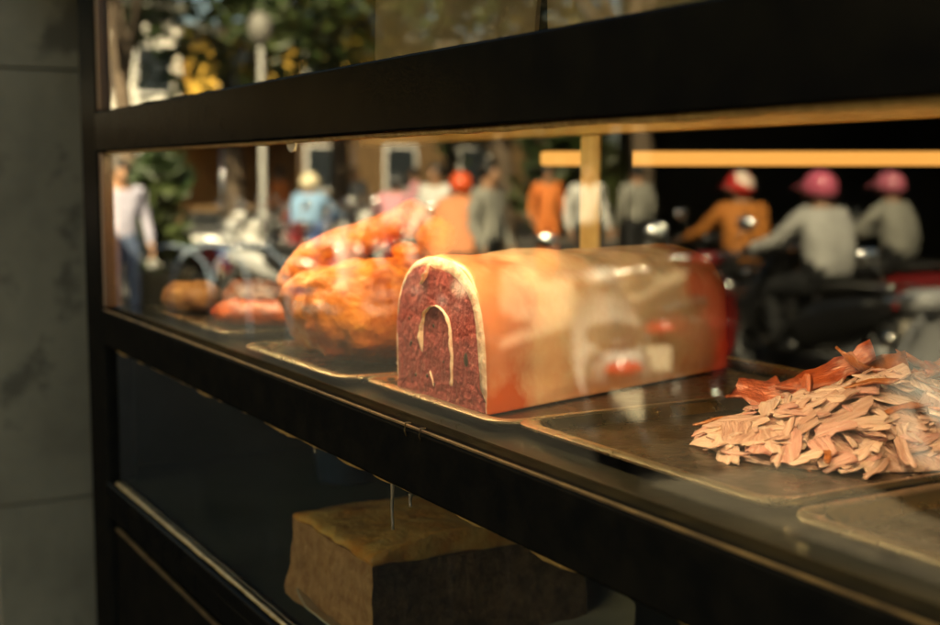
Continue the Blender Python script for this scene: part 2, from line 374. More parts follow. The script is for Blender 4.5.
# ------------------------------------------------------------------ the meat loaf
M['loaf_skin'] = mat('loaf_skin_painted_reflection', lin(238, 198, 168), .27, 0, lin(228, 168, 128), 9, 7, bump=.10, bscale=60, coat=.35, sss=.15, lo=.45, hi=.72, col3=lin(240, 206, 180), scale3=6, f3=.56)  # cream base carries a street reflection in its colour; the orange is real browning
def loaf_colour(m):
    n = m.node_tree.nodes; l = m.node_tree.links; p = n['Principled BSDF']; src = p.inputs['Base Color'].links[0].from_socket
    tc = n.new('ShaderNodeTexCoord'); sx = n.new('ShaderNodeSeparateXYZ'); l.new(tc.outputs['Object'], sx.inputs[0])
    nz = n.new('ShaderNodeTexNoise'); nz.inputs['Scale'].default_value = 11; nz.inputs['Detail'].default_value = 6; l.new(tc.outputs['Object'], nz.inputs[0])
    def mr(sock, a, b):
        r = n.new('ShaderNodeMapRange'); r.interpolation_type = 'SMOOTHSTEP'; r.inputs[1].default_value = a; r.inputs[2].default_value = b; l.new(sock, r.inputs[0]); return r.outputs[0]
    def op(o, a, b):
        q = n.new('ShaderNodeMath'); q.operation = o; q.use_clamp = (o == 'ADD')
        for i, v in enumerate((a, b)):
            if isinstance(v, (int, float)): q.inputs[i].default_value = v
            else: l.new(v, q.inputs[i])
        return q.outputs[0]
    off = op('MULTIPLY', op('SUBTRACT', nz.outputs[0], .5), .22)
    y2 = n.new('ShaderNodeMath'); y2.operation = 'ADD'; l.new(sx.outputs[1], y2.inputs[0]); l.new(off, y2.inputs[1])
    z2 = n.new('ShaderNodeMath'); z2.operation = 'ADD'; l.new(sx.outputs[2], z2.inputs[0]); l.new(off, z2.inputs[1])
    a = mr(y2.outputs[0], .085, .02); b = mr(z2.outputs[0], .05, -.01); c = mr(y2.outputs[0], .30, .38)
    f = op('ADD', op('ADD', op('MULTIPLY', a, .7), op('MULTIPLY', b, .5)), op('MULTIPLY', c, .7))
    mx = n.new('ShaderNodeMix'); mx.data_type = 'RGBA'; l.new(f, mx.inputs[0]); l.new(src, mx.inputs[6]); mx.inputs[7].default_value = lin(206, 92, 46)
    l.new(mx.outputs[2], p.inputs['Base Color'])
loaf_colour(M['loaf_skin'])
M['loaf_meat'] = mat('coarse_pink_meat', lin(164, 80, 84), .6, 0, lin(120, 50, 58), 95, 6, bump=.5, bscale=150, coat=0, spec=.25, lo=.38, hi=.62, col3=lin(206, 140, 130), scale3=85, f3=.63)
M['fat'] = mat('pale_fat', lin(226, 202, 190), .6, 0, lin(204, 160, 148), 90, 6, spec=.25, sss=.15, bump=.4, bscale=120)
M['herb'] = mat('dark_peppercorn', (.02, .012, .008), .6)
LZ = SZ + .0026
def loaf_sec(k, n):                        # outline of the cut, x across and z up, clockwise from lower left
    a = k / n
    pts = [(-.092, .004), (-.094, .05), (-.091, .078), (-.079, .103), (-.058, .120), (-.033, .1285), (-.004, .131), (.029, .1275), (.057, .117), (.078, .098), (.089, .068), (.0925, .035), (.0935, .008), (.088, .0), (.03, -.0005), (-.03, -.0005), (-.087, .0)]
    m_ = len(pts); t = a * m_; i = int(t) % m_; f = t - int(t)
    p0, p1, p2, p3 = [pts[(i + j) % m_] for j in (-1, 0, 1, 2)]
    cr = lambda a0, a1, a2, a3: .5 * ((2 * a1) + (-a0 + a2) * f + (2 * a0 - 5 * a1 + 4 * a2 - a3) * f * f + (-a0 + 3 * a1 - 3 * a2 + a3) * f ** 3)
    return cr(p0[0], p1[0], p2[0], p3[0]), cr(p0[1], p1[1], p2[1], p3[1])
loaf = empty('meat_loaf', (-1.098, .094, LZ)); loaf.scale = (1, 1, 1.09); tag(loaf, 'big cut meat loaf with pink face and glazed orange skin', 'meat loaf')
NS = 72; ax = Vector((-.118, .405, 0))
rs = []
steps = [(0, 1.0), (.004, 1.006), (.02, 1.0)] + [(q / 26, 1.0) for q in range(1, 23)] + [(.90, .992), (.925, .98), (.95, .955), (.97, .92), (.985, .875), (.995, .82), (1.0, .74)]
for t, s_ in steps:
    ring = []
    for k in range(NS):
        x, z = loaf_sec(k, NS)
        zz = .06 + (z - .06) * s_ if z > .01 else z
        q = Vector((x * s_ * (1 - .05 * t), 0, zz * (1 - .02 * t))) + ax * t
        dn = .006 * fbm(q + Vector((5, 0, 0)), 11) + .0012 * fbm(q, 60) if z > .012 else 0
        if 0 < t < .99: q += Vector((x, 0, z - .05)).normalized() * dn
        ring.append(q)
    rs.append(ring)
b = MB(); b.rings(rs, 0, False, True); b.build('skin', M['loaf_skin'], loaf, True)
def inner(k, extra=0.0):
    x, z = loaf_sec(k, NS); c = Vector((0, .06)); d = Vector((x, z)) - c; an = math.atan2(d.y, d.x)
    side = max(0, math.cos(an)); top = max(0, math.sin(an))
    th = .0026 + .0105 * side ** 1.5 + .008 * top ** 3 + .0012 * fbm((x * 2, z * 2, 3), 40)
    if z < .012: th = .0012
    q = d * (1 - (th + extra) / d.length) + c
    return q
b = MB(); b.rings([[Vector((loaf_sec(k, NS)[0] * .997, .0007, .06 + (loaf_sec(k, NS)[1] - .06) * .997)) for k in range(NS)], [Vector((loaf_sec(k, NS)[0] * .992, -.0006, .06 + (loaf_sec(k, NS)[1] - .06) * .992)) for k in range(NS)],
   [Vector((inner(k).x, -.0007, inner(k).y)) for k in range(NS)], [Vector((inner(k, .002).x, .0012, inner(k, .002).y)) for k in range(NS)]], 0, False, False)
b.build('fat_rim', M['fat'], loaf, True)
b = MB(); rr = []
for s_ in (1.0, .9, .75, .6, .45, .3, .15, .04):
    ring = []
    for k in range(NS):
        q = inner(k, -.0004); x, z = q.x * s_, .06 + (q.y - .06) * s_
        ring.append(Vector((x, -.0006 + .0011 * fbm((x, 1, z), 70), z)))
    rr.append(ring)
b.rings(rr, 0, False, True); b.build('cut_face', M['loaf_meat'], loaf, True)
def fatline(pts, rad):
    pp = []
    for i in range(len(pts) - 1):
        for q in range(5):
            f = q / 5; pp.append(Vector((pts[i][0] * (1 - f) + pts[i + 1][0] * f, -.0004, pts[i][1] * (1 - f) + pts[i + 1][1] * f)))
    pp.append(Vector((pts[-1][0], -.0004, pts[-1][1])))
    rd = [rad * .72 * (.6 + .8 * abs(fbm(p_, 60))) * (.55 if i in (0, len(pp) - 1) else 1) for i, p_ in enumerate(pp)]
    MB().tube(pp, rd, 8, flat=.10).build('fat_vein', M['fat'], loaf, True)
fatline([(-.033, .042), (-.034, .056)] + [(-.003 + .031 * math.cos(R(180 - 15 * i)), .060 + .027 * math.sin(R(15 * i))) for i in range(13)] + [(.030, .045), (.030, .03), (.0285, .018)], .0068)
fatline([(-.018, .026), (-.012, .019), (-.009, .013)], .004)
fatline([(-.036, .104), (-.028, .109), (-.02, .116), (-.018, .124)], .008)
b = MB(); b.ell((.056, -.0008, .045), (.0045, .0012, .0065), 10, 6); b.build('peppercorn', M['herb'], loaf, True)
for i in range(9):
    x, z = random.uniform(-.07, .07), random.uniform(.01, .08)
    MB().ell((x, -.0006, z), (.0016 + random.random() * .0014, .0008, .002), 7, 5).build('peppercorn', M['herb'], loaf, True)
# ------------------------------------------------------------------ the whole roast ham
M['ham'] = mat('roast_ham_skin', lin(204, 126, 58), .45, 0, lin(146, 68, 28), 20, 9, bump=.6, bscale=70, coat=0, spec=.3, sss=.06, col3=lin(196, 138, 50), scale3=11, f3=.60)
M['ham_dark'] = mat('browned_shank_skin', lin(202, 118, 40), .42, 0, lin(140, 62, 18), 22, 9, bump=.7, bscale=80, coat=0, spec=.3)
ham = empty('roast_ham', (-1.395, .22, SZ + .0022)); tag(ham, 'whole glazed roast ham with folded shank behind the cut loaf', 'ham')
def lump(s, a): return lambda q: q * (1 + a * fbm(q + Vector((1.3, .2, .7)), s))
def hamfn(q):
    q = lump(16, .11)(q); q = q * (1 + .035 * fbm(q + Vector((3, 3, 3)), 42, 4) - .03 * max(0, 1 - abs(math.sin(q.x * 60 + 3 * fbm(q, 14))) * 5)); q.z = max(q.z, -.058)
    return q
b = MB(); b.ell((-.015, -.015, .060), (.118, .135, .061), 96, 56, e=.70, fn=hamfn); b.build('body', M['ham'], ham, True)
pp = [(-.122, -.11, .05), (-.134, -.11, .086), (-.118, -.09, .114), (-.08, -.06, .134), (-.045, -.035, .150), (-.018, -.018, .163), (.008, -.005, .170), (.03, .0, .170)]
rd = [.012, .021, .025, .024, .021, .020, .025, .012]
pts = []; rr = []
for i in range(len(pp) - 1):
    for q in range(4):
        f = q / 4; v = Vector(pp[i]).lerp(Vector(pp[i + 1]), f); v += Vector((fbm(v, 30), fbm(v + Vector((4, 0, 0)), 30), fbm(v + Vector((0, 5, 0)), 30))) * .0012
        pts.append(v); rr.append((rd[i] * (1 - f) + rd[i + 1] * f) * (1 + .07 * fbm(v, 26)))
pts.append(Vector(pp[-1])); rr.append(rd[-1] * .5)
MB().tube(pts, rr, 18).build('shank', M['ham_dark'], ham, True)
b = MB(); b.ell((.028, .012, .152), (.03, .024, .024), 22, 14, fn=lump(30, .2)); b.build('shank_end', M['ham_dark'], ham, True)
b = MB(); b.ell((.0, -.01, .130), (.035, .016, .013), 22, 14, fn=lump(30, .2)); b.build('skin_fold', M['ham_dark'], ham, True)

# ------------------------------------------------------------------ roast rolls on the far tray
M['roll_red'] = mat('red_roast_crust', lin(196, 88, 42), .45, 0, lin(128, 44, 20), 40, 6, bump=.6, bscale=90, coat=.3)
M['roll_brown'] = mat('brown_roast_crust', lin(128, 62, 30), .45, 0, lin(74, 30, 16), 40, 6, bump=.6, bscale=90, coat=.2)
M['roll_cream'] = mat('pale_fat_crust', lin(176, 128, 82), .5, 0, lin(130, 80, 46), 30, 6, bump=.5, bscale=80)
def roll(label, a, b2, r, m, seed):
    a, b2 = Vector(a), Vector(b2); L = (b2 - a).length; rs = []; n = 18; d = (b2 - a)
    o = MB(); side = Vector((-d.y, d.x, 0)).normalized()
    for i in range(25):
        t = i / 24; pr = r * (max(0.0, 1 - abs(2 * t - 1) ** 6)) ** .5; ring = []
        if pr < r * .2: pr = r * .2
        for k in range(n):
            an = 2 * math.pi * k / n
            q = d * t + side * math.cos(an) * pr * 1.12 + Vector((0, 0, r * .92 + math.sin(an) * pr * .92))
            dn = fbm(q + Vector((seed, seed * 2, 0)), 45) * .006
            if q.z > .008: q += (side * math.cos(an) + Vector((0, 0, math.sin(an)))) * dn
            ring.append(q)
        rs.append(ring)
    o.rings(rs); ob = o.build('roast_roll', m, None, True); ob.location = a
    tag(ob, label, 'roast meat', 'roast rolls on the far tray'); return ob
TZ = SZ + .0024
roll('pale fatty roast roll at the back, nearest the corner post', (-2.055, .095, TZ), (-1.985, .16, TZ), .028, M['roll_cream'], 1)
roll('dark brown roast roll between the pale roll and the red one', (-1.985, .172, TZ), (-1.905, .248, TZ), .030, M['roll_brown'], 4)
roll('bright red roast roll lying behind the ham', (-1.90, .255, TZ), (-1.765, .385, TZ), .034, M['roll_red'], 7)
roll('flat red roast roll in front on the far tray', (-1.84, .105, TZ), (-1.705, .235, TZ), .022, M['roll_red'], 11)
# ------------------------------------------------------------------ sliced meat heap
M['slice_a'] = mat('pale_meat_slice', lin(204, 172, 166), .5, 0, lin(180, 142, 134), 70, 4, stretch=(.35, 3, 3), bump=.5, bscale=110, coat=.12, sss=.15)
M['slice_b'] = mat('pink_meat_slice', lin(190, 154, 148), .5, 0, lin(156, 114, 106), 70, 4, stretch=(.35, 3, 3), bump=.5, bscale=110, coat=.12, sss=.1)
M['slice_p'] = mat('rosy_meat_slice', lin(196, 152, 148), .5, 0, lin(168, 116, 112), 60, 4, stretch=(.35, 3, 3), bump=.5, bscale=110, coat=.12, sss=.15)
M['slice_c'] = mat('brown_meat_slice', lin(170, 98, 52), .45, 0, lin(120, 60, 28), 60, 4, bump=.4, bscale=110, coat=.2)
M['skin_red'] = mat('red_crisp_skin', lin(176, 84, 52), .4, 0, lin(122, 46, 26), 40, 5, stretch=(1, 4, 4), bump=.3, bscale=90, coat=.35)
M['skin_brown'] = mat('brown_crisp_skin', lin(176, 96, 38), .36, 0, lin(112, 52, 18), 40, 5, bump=.4, bscale=90, coat=.3)
heap = empty('sliced_meat_heap', (-.752, .335, SZ + .0024)); heap.rotation_euler = (0, 0, -.12); tag(heap, 'loose heap of pale sliced meat with scraps of crisp skin on a tray', 'sliced meat')
def flake(L, W, T, bend, twist, rag, seed, nx=7):
    rnd = random.Random(seed); b = MB(); rs = []
    for i in range(nx):
        t = i / (nx - 1); x = (t - .5) * L
        w_ = W * (.35 + .65 * math.sin(math.pi * min(1, max(0, .12 + t * .78))) ** .6) * (1 + rag * rnd.uniform(-.4, .4)); off = rag * W * rnd.uniform(-.25, .25)
        z = bend * (t - .5) ** 2 * 4; a = twist * (t - .5) + rnd.uniform(-.15, .15)
        ring = []
        for (sy, sz) in ((-1, -.5), (-.4, -.6), (.4, -.5), (1, -.4), (1, .4), (.4, .6), (-.4, .5), (-1, .5)):
            yy = sy * w_ / 2 + off; zz = sz * T * (1 + .4 * rnd.uniform(-1, 1)) + bend * .5 * (sy * sy) * .4
            ring.append((x + rnd.uniform(-1, 1) * L * .02, yy * math.cos(a) - zz * math.sin(a), z + yy * math.sin(a) + zz * math.cos(a)))
        rs.append(ring)
    return b.rings(rs)
def torn(L, W, T, seed):
    rnd = random.Random(seed); n = 14; out = []
    ph = rnd.uniform(0, 6)
    for k in range(n):
        a = 2 * math.pi * k / n; r_ = 1 + .22 * math.sin(3 * a + ph) + rnd.uniform(-.22, .14)
        c, s_ = math.cos(a), math.sin(a)
        out.append((math.copysign(abs(c) ** .7, c) * L / 2 * r_, math.copysign(abs(s_) ** .7, s_) * W / 2 * r_))
    b = MB(); rs = []; cv = rnd.uniform(-.25, .25)
    def hz(x, y, q): return (.003 * fbm((x + seed, y, q), 34) + .0016 * fbm((x * .3, y + seed, q), 190) + cv * x * x / .05 * .6)
    for sc_, up in ((.5, -1), (.82, -1), (1.0, -.6), (1.0, .3), (.93, .9), (.62, 1), (.28, 1.1)):
        rs.append([(x * sc_, y * sc_, hz(x * sc_, y * sc_, 0) + up * T / 2) for x, y in out])
    return b.rings(rs)
fl = []
for i in range(26):
    m_ = ['slice_a', 'slice_b', 'slice_a', 'slice_p', 'slice_b', 'slice_a', 'slice_a', 'slice_p'][i % 8] if i not in (5, 14) else 'slice_c'
    L_, W_, T_ = ((random.uniform(.032, .056), random.uniform(.017, .028), random.uniform(.0012, .0022)), (random.uniform(.016, .03), random.uniform(.010, .018), random.uniform(.0014, .0028)), (random.uniform(.022, .05), random.uniform(.0055, .010), random.uniform(.0018, .003)))[i % 3]
    fl.append(torn(L_, W_, T_, i).mesh('meat_slice', M[m_], 40 if i % 3 == 0 else True))
def heap_h(x, y): return max(0, .052 * (1 - (x / .155) ** 2 - (y / .22) ** 2)) ** .85 if (x / .155) ** 2 + (y / .22) ** 2 < 1 else 0
rn = random.Random(3); cnt = 0
while cnt < 300:
    x, y = rn.uniform(-.13, .13), rn.uniform(-.17, .17)
    q = (x / .115) ** 2 + (y / .165) ** 2
    if q > 1.0: continue
    h = .052 * (1 - math.sqrt(q)) ** .9
    z = .0015 + h + rn.uniform(-.001, .004)
    o = bpy.data.objects.new('meat_slice', fl[rn.randrange(26)]); C.objects.link(o); o.parent = heap
    s_ = rn.uniform(.8, 1.15); o.scale = (s_, s_, s_)
    tilt = .34; out = math.atan2(y, x)
    mrot = Matrix.Rotation(rn.uniform(-.25, .25), 3, 'X') @ Matrix.Rotation(rn.uniform(-.16, .16), 3, 'Y')
    slope = Matrix.Rotation(tilt, 3, Vector((-math.sin(out), math.cos(out), 0)))
    o.rotation_euler = (slope @ mrot @ Matrix.Rotation(rn.uniform(-math.pi, math.pi), 3, 'Z')).to_euler()
    o.location = (x, y, z + .003); cnt += 1
core = MB(); core.rings([[(.112 * r_ * math.cos(2 * math.pi * k / 60), .16 * r_ * math.sin(2 * math.pi * k / 60), .001 + .05 * (1 - r_) ** .9 + (.004 * fbm((r_ * math.cos(2 * math.pi * k / 60), r_ * math.sin(2 * math.pi * k / 60), 0), 9) if .03 < r_ < .97 else 0)) for k in range(60)] for r_ in [1 - i / 24 for i in range(24)] + [.012]])
core.build('packed_meat', M['slice_b'], heap, True)
def scrap(name, m, L, W, bend, tw, loc, rot, seed, T=.003):
    o = flake(L, W, T, bend, tw, .45, seed, 10).build(name, M[m], heap, True); o.location = loc; o.rotation_euler = [R(a) for a in rot]; return o
scrap('crisp_skin', 'skin_red', .09, .024, .01, 1.2, (-.072, -.005, .044), (35, -24, 62), 51)
scrap('crisp_skin', 'skin_red', .08, .034, .02, .8, (-.085, -.04, .024), (50, -10, 20), 52)
scrap('crisp_skin', 'skin_brown', .06, .04, .014, .6, (-.045, .02, .05), (20, 10, 80), 53)
for i in range(16):
    t = i / 15
    scrap('crisp_skin', ('skin_brown', 'slice_c', 'skin_brown', 'skin_red')[i % 4], rn.uniform(.05, .085), rn.uniform(.018, .03), rn.uniform(-.008, .012), rn.uniform(-.8, .8),
          (-.05 + .14 * t + rn.uniform(-.02, .02), .05 + rn.uniform(-.03, .07), .047 - .02 * t + rn.uniform(-.006, .008)), (rn.uniform(-20, 20), rn.uniform(-15, 15), rn.uniform(10, 90)), 60 + i)
scrap('crisp_skin', 'skin_red', .07, .025, .008, .3, (.085, .03, .03), (10, 10, 30), 90)
for i in range(14):
    a = rn.uniform(0, 6.28); o = bpy.data.objects.new('meat_crumb', fl[rn.randrange(26)]); C.objects.link(o); o.parent = heap
    o.scale = [rn.uniform(.1, .22)] * 3; o.location = (math.cos(a) * .125, math.sin(a) * .165, .002); o.rotation_euler = (0, 0, rn.uniform(0, 6))

# ------------------------------------------------------------------ pate block on a plate, lower compartment
M['pate_side'] = mat('brown_pate_side', lin(216, 176, 132), .6, 0, lin(174, 130, 90), 60, 6, bump=.6, bscale=120)
M['pate_top'] = mat('yellow_fat_top', lin(255, 218, 140), .38, 0, lin(236, 166, 80), 26, 8, bump=.5, bscale=60, coat=.3, sss=.1)
M['pate_right'] = mat('dark_pate_right_side', lin(140, 114, 86), .6, 0, lin(100, 78, 56), 40, bump=.5, bscale=90)
M['plate'] = mat('grey_green_china', (.72, .74, .66), .25, 0, (.6, .62, .54), 8, coat=.3)
PZ = .9455
plate = empty('china_plate', (-1.275, .215, PZ)); plate.scale = (1.2, 1.2, 1); tag(plate, 'grey green round plate with ribbed rim under the pate block', 'plate')
b = MB(); rs = []
for r_, z in ((.10, 0), (.13, .0), (.165, .006), (.195, .018), (.2, .0195), (.199, .0215), (.165, .0105), (.13, .0045), (.06, .004)):
    rs.append([((r_ + (.002 * math.cos(20 * 2 * math.pi * k / 80) if r_ > .16 else 0)) * math.cos(2 * math.pi * k / 80), (r_ * .76) * math.sin(2 * math.pi * k / 80), z + (.0012 * math.cos(20 * 2 * math.pi * k / 80) if r_ > .16 else 0)) for k in range(80)])
b.rings(rs); b.build('dish', M['plate'], plate, 50)
pate = empty('pate_block', (-1.265, .05, PZ + .0046)); tag(pate, 'block of brown pate with yellow fat top in the lower compartment', 'pate')
b = MB(); rs = []
def psec(z, g=0):
    t = z / .11; x0, x1, y0, y1 = -.145 + .016 * t, .10 - .01 * t, .0 + .006 * t, .27
    out = []
    for q in range(4):
        A = [(x0, y0), (x1, y0), (x1, y1), (x0, y1)][q]; B = [(x1, y0), (x1, y1), (x0, y1), (x0, y0)][q]
        for k in range(14):
            f = k / 14; v = Vector((A[0] + (B[0] - A[0]) * f, A[1] + (B[1] - A[1]) * f, z))
            v += Vector((fbm(v + Vector((2, 0, 0)), 30), fbm(v, 30), 0)) * .004
            ce = Vector(((x0 + x1) / 2, (y0 + y1) / 2, z)); v = ce + (v - ce) * (1 - g); out.append(v)
    return out
for i in range(11): rs.append(psec(.0955 * i / 10))
b.rings(rs); o = b.build('side', [M['pate_side'], M['pate_right']], pate, 50)
for poly in o.data.polygons:
    if poly.normal.x > .6: poly.material_index = 1  # right side of the block is darker than the other sides
b = MB(); rs = []
for (z, g_) in ((.0957, .004), (.0985, -.001), (.1015, .006), (.104, .025), (.106, .12), (.109, .4), (.110, .75)):
    ring = psec(.0955, g_)
    rs.append([Vector((v.x, v.y, z + (.018 * max(0, min(1, (v.x + .0) / .1)) * max(0, min(1, v.y / .08)) if z > .103 else 0) + .004 * fbm(v, 28))) for v in ring])
b.rings(rs); b.build('fat_top', M['pate_top'], pate, True)
M['blue'] = mat('blue_plastic', (.02, .05, .12), .35)
jar = empty('blue_tub', (-1.93, .36, PZ)); tag(jar, 'small dark blue tub at the back of the lower compartment', 'tub')
MB().rings([[(r_ * math.cos(2 * math.pi * k / 28), r_ * math.sin(2 * math.pi * k / 28), z) for k in range(28)] for r_, z in ((.05, 0), (.062, .08), (.066, .082), (.066, .088), (.058, .086), (.05, .01))]).build('bowl', M['blue'], jar, 40)
MB().rings([[(r_ * math.cos(2 * math.pi * k / 28), r_ * math.sin(2 * math.pi * k / 28), z) for k in range(28)] for r_, z in ((.067, .0885), (.067, .096), (.05, .1), (.01, .1))]).build('lid', M['blue'], jar, 40)

# ================================================================== the street that the panes mirror
SK = mat('skin_tone', (.36, .19, .11), .5); HAIR = mat('black_hair', (.012, .01, .009), .45); SHOE = mat('dark_shoe', (.03, .028, .025), .5)
def cloth(n, c, c2=None): return mat(n, c, .8, 0, c2 or tuple(q * .75 for q in c[:3]), 12, bump=.2, bscale=30)
def figure(J, E_, mats):
    names = list(J); me = bpy.data.meshes.new('body'); me.from_pydata([J[k][0] for k in names], [(names.index(a), names.index(b)) for a, b, _ in E_], [])
    o = bpy.data.objects.new('tmp', me); C.objects.link(o); o.modifiers.new('s', 'SKIN')
    for i, k in enumerate(names):
        r_ = J[k][1]; sv = me.skin_vertices[0].data[i]; sv.radius = r_ if isinstance(r_, tuple) else (r_, r_); sv.use_root = (i == 0)
    sb = o.modifiers.new('d', 'SUBSURF'); sb.levels = 2; sb.render_levels = 2
    dg = bpy.context.evaluated_depsgraph_get(); m2 = bpy.data.meshes.new_from_object(o.evaluated_get(dg)); bpy.data.objects.remove(o)
    while len(m2.materials) < 4: m2.materials.append(None)
    segs = [(Vector(J[a][0]), Vector(J[b][0]), mi) for a, b, mi in E_]
    for p_ in m2.polygons:
        best = 9; bi = 0
        for A, B, mi in segs:
            d = B - A; t = max(0, min(1, (p_.center - A).dot(d) / max(1e-9, d.dot(d)))); ds = (A + d * t - p_.center).length
            if ds < best - 1e-4: best = ds; bi = mi
        p_.material_index = bi
    nr = [v.normal.copy() for v in m2.vertices]; cl = set()
    for p_ in m2.polygons:
        if p_.material_index in (0, 1): cl.update(p_.vertices)
    for i in cl:
        v = m2.vertices[i]; q = v.co
        fold = mn.noise(Vector((q.x * 9, q.y * 9, q.z * 17))) + .6 * mn.noise(Vector((q.x * 16 + q.z * 14, q.y * 20, q.z * 20)))
        v.co = q + nr[i] * (.013 * fold + .008)
    m2.shade_smooth(); return m2
def hand(J, E_, s, w_, d, up):
    d = Vector(d).normalized(); up = Vector(up).normalized(); sd = d.cross(up); w_ = Vector(w_)
    J['palm' + s] = (w_ + d * .06, (.036, .02)); E_.append(('wr' + s, 'palm' + s, 2))
    for i, (off, L) in enumerate(((-.03, .07), (-.01, .08), (.01, .078), (.03, .062))):
        a = w_ + d * .10 + sd * off; J[f'f{i}a' + s] = (a, .011); J[f'f{i}b' + s] = (a + d * L * .5 - up * .015, .010); J[f'f{i}c' + s] = (a + d * L * .8 - up * .04, .008)
        E_ += [('palm' + s, f'f{i}a' + s, 2), (f'f{i}a' + s, f'f{i}b' + s, 2), (f'f{i}b' + s, f'f{i}c' + s, 2)]
    J['ta' + s] = (w_ + d * .05 + sd * (.05 if s == 'r' else -.05) - up * .01, .011); J['tb' + s] = (w_ + d * .09 + sd * (.055 if s == 'r' else -.055) - up * .03, .009)
    E_ += [('palm' + s, 'ta' + s, 2), ('ta' + s, 'tb' + s, 2)]
_cache = {}
def person(label, px, dist, heading, pose, top, legs, helmet=None, group='people in the street', z=GZ, scale=1.0, face_shift=0, cap=None, xy=None):
    J = {}; E_ = []
    if pose == 'stand':
        h = (0, 0, .93); J['pel'] = (Vector(h), (.15, .11)); J['wa'] = (Vector((0, 0, 1.08)), (.14, .10)); J['ch'] = (Vector((0, 0, 1.27)), (.165, .115)); J['sh'] = (Vector((-.01, 0, 1.39)), (.11, .09))
        nk = Vector((0, 0, 1.45)); hd = Vector((.02, 0, 1.54))
        for s, y in (('l', 1), ('r', -1)):
            J['hip' + s] = (Vector((0, y * .09, .86)), .09); J['kn' + s] = (Vector((.03 + .04 * y, y * .10, .49)), .062); J['an' + s] = (Vector((-.02 + .05 * y, y * .11, .09)), .043); J['to' + s] = (Vector((.13 + .05 * y, y * .13, .035)), .038)
            J['sho' + s] = (Vector((-.01, y * .175, 1.37)), .062); J['el' + s] = (Vector((-.02, y * .245, 1.10)), .045); J['wr' + s] = (Vector((.10, y * .25, .88)), .032)
    else:
        J['pel'] = (Vector((-.16, 0, .80)), (.16, .13)); J['wa'] = (Vector((-.15, 0, .95)), (.18, .15)); J['ch'] = (Vector((-.08, 0, 1.14)), (.20, .155)); J['sh'] = (Vector((-.05, 0, 1.27)), (.12, .09))
        nk = Vector((-.03, 0, 1.33)); hd = Vector((0, 0, 1.42))
        for s, y in (('l', 1), ('r', -1)):
            J['hip' + s] = (Vector((-.08, y * .11, .78)), .10); J['kn' + s] = (Vector((.30, y * .17, .72)), .07); J['an' + s] = (Vector((.22, y * .15, .36)), .045); J['to' + s] = (Vector((.36, y * .16, .315)), .038)
            J['sho' + s] = (Vector((-.05, y * .18, 1.25)), .066); J['el' + s] = (Vector((.14, y * .27, 1.06)), .05); J['wr' + s] = (Vector((.37, y * .27, 1.0)), .034)
    J['nk'] = (nk, .055); J['he'] = (hd, (.082, .095)); J['to'] = (hd + Vector((-.01, 0, .075)), .072); J['no'] = (hd + Vector((.10, 0, -.01)), .016); J['chin'] = (hd + Vector((.06, 0, -.08)), .04)
    E_ += [('pel', 'wa', 0), ('wa', 'ch', 0), ('ch', 'sh', 0), ('sh', 'nk', 2), ('nk', 'he', 2), ('he', 'to', 2), ('he', 'no', 2), ('he', 'chin', 2)]
    for s in 'lr':
        E_ += [('pel', 'hip' + s, 1), ('hip' + s, 'kn' + s, 1), ('kn' + s, 'an' + s, 1), ('an' + s, 'to' + s, 3), ('ch', 'sho' + s, 0), ('sho' + s, 'el' + s, 0), ('el' + s, 'wr' + s, 0)]
        hand(J, E_, s, J['wr' + s][0], (J['wr' + s][0] - J['el' + s][0]) if pose == 'stand' else (1, 0, -.1), (0, 1 if s == 'l' else -1, 0) if pose == 'stand' else (0, 0, 1))
    key = pose
    if key not in _cache: _cache[key] = figure(J, E_, [None, None, None, None])
    me = _cache[key].copy()
    for i_, m_ in enumerate((top, legs, SK, SHOE)): me.materials[i_] = m_
    x, y = xy or street(px, dist); e = empty('person', (x, y, z), heading); e.scale = [scale] * 3; tag(e, label, 'person', group)
    o = bpy.data.objects.new('body', me); C.objects.link(o); o.parent = e
    for yy in (-.035, .035): MB().ell(hd + Vector((.083, yy, .018)), (.012, .014, .009), 8, 6).build('eye', HAIR, e, True)
    if helmet:
        b = MB(); rs = []
        for i in range(9):
            th = R(8 + 100 * i / 8); r_ = math.sin(th)
            rs.append([hd + Vector((.138 * r_ * math.cos(2 * math.pi * k / 24) - .01, .118 * r_ * math.sin(2 * math.pi * k / 24), .02 + .128 * math.cos(th) - (.03 * (1 - math.cos(2 * math.pi * k / 24)) / 2 if i == 8 else 0))) for k in range(24)])
        rs += [[hd + (p_ - hd) * .93 for p_ in rs[-1]]]
        hl = b.rings(rs, 0, True, False).build('helmet', helmet, e, True)
        MB().rings([[hd + Vector((.13 + .07 * t * math.cos(a), .10 * math.sin(a), .03 - .02 * t + dz)) for a in [R(-80 + 160 * k / 10) for k in range(11)]] + [hd + Vector((.10, .1 * math.sin(R(80 - 160 * k / 10)), .035 + dz)) for k in range(11)] for dz, t in ((0, 1), (.008, 1))]).build('peak', helmet, hl)
        MB().tube([hd + Vector((.03, .115, 0)), hd + Vector((.05, .09, -.08)), hd + Vector((.06, 0, -.13)), hd + Vector((.05, -.09, -.08)), hd + Vector((.03, -.115, 0))], .007, 6).build('strap', M['black_matt'], hl, True)
    else:
        b = MB(); b.ell(hd + Vector((-.02, 0, .035)), (.105, .096, .10), 18, 10, fn=lambda q: Vector((q.x if q.x < .05 else .05 + (q.x - .05) * .4, q.y, q.z if q.z > -.05 else -.05))); b.build('hair', cap or HAIR, e, True)
    return e

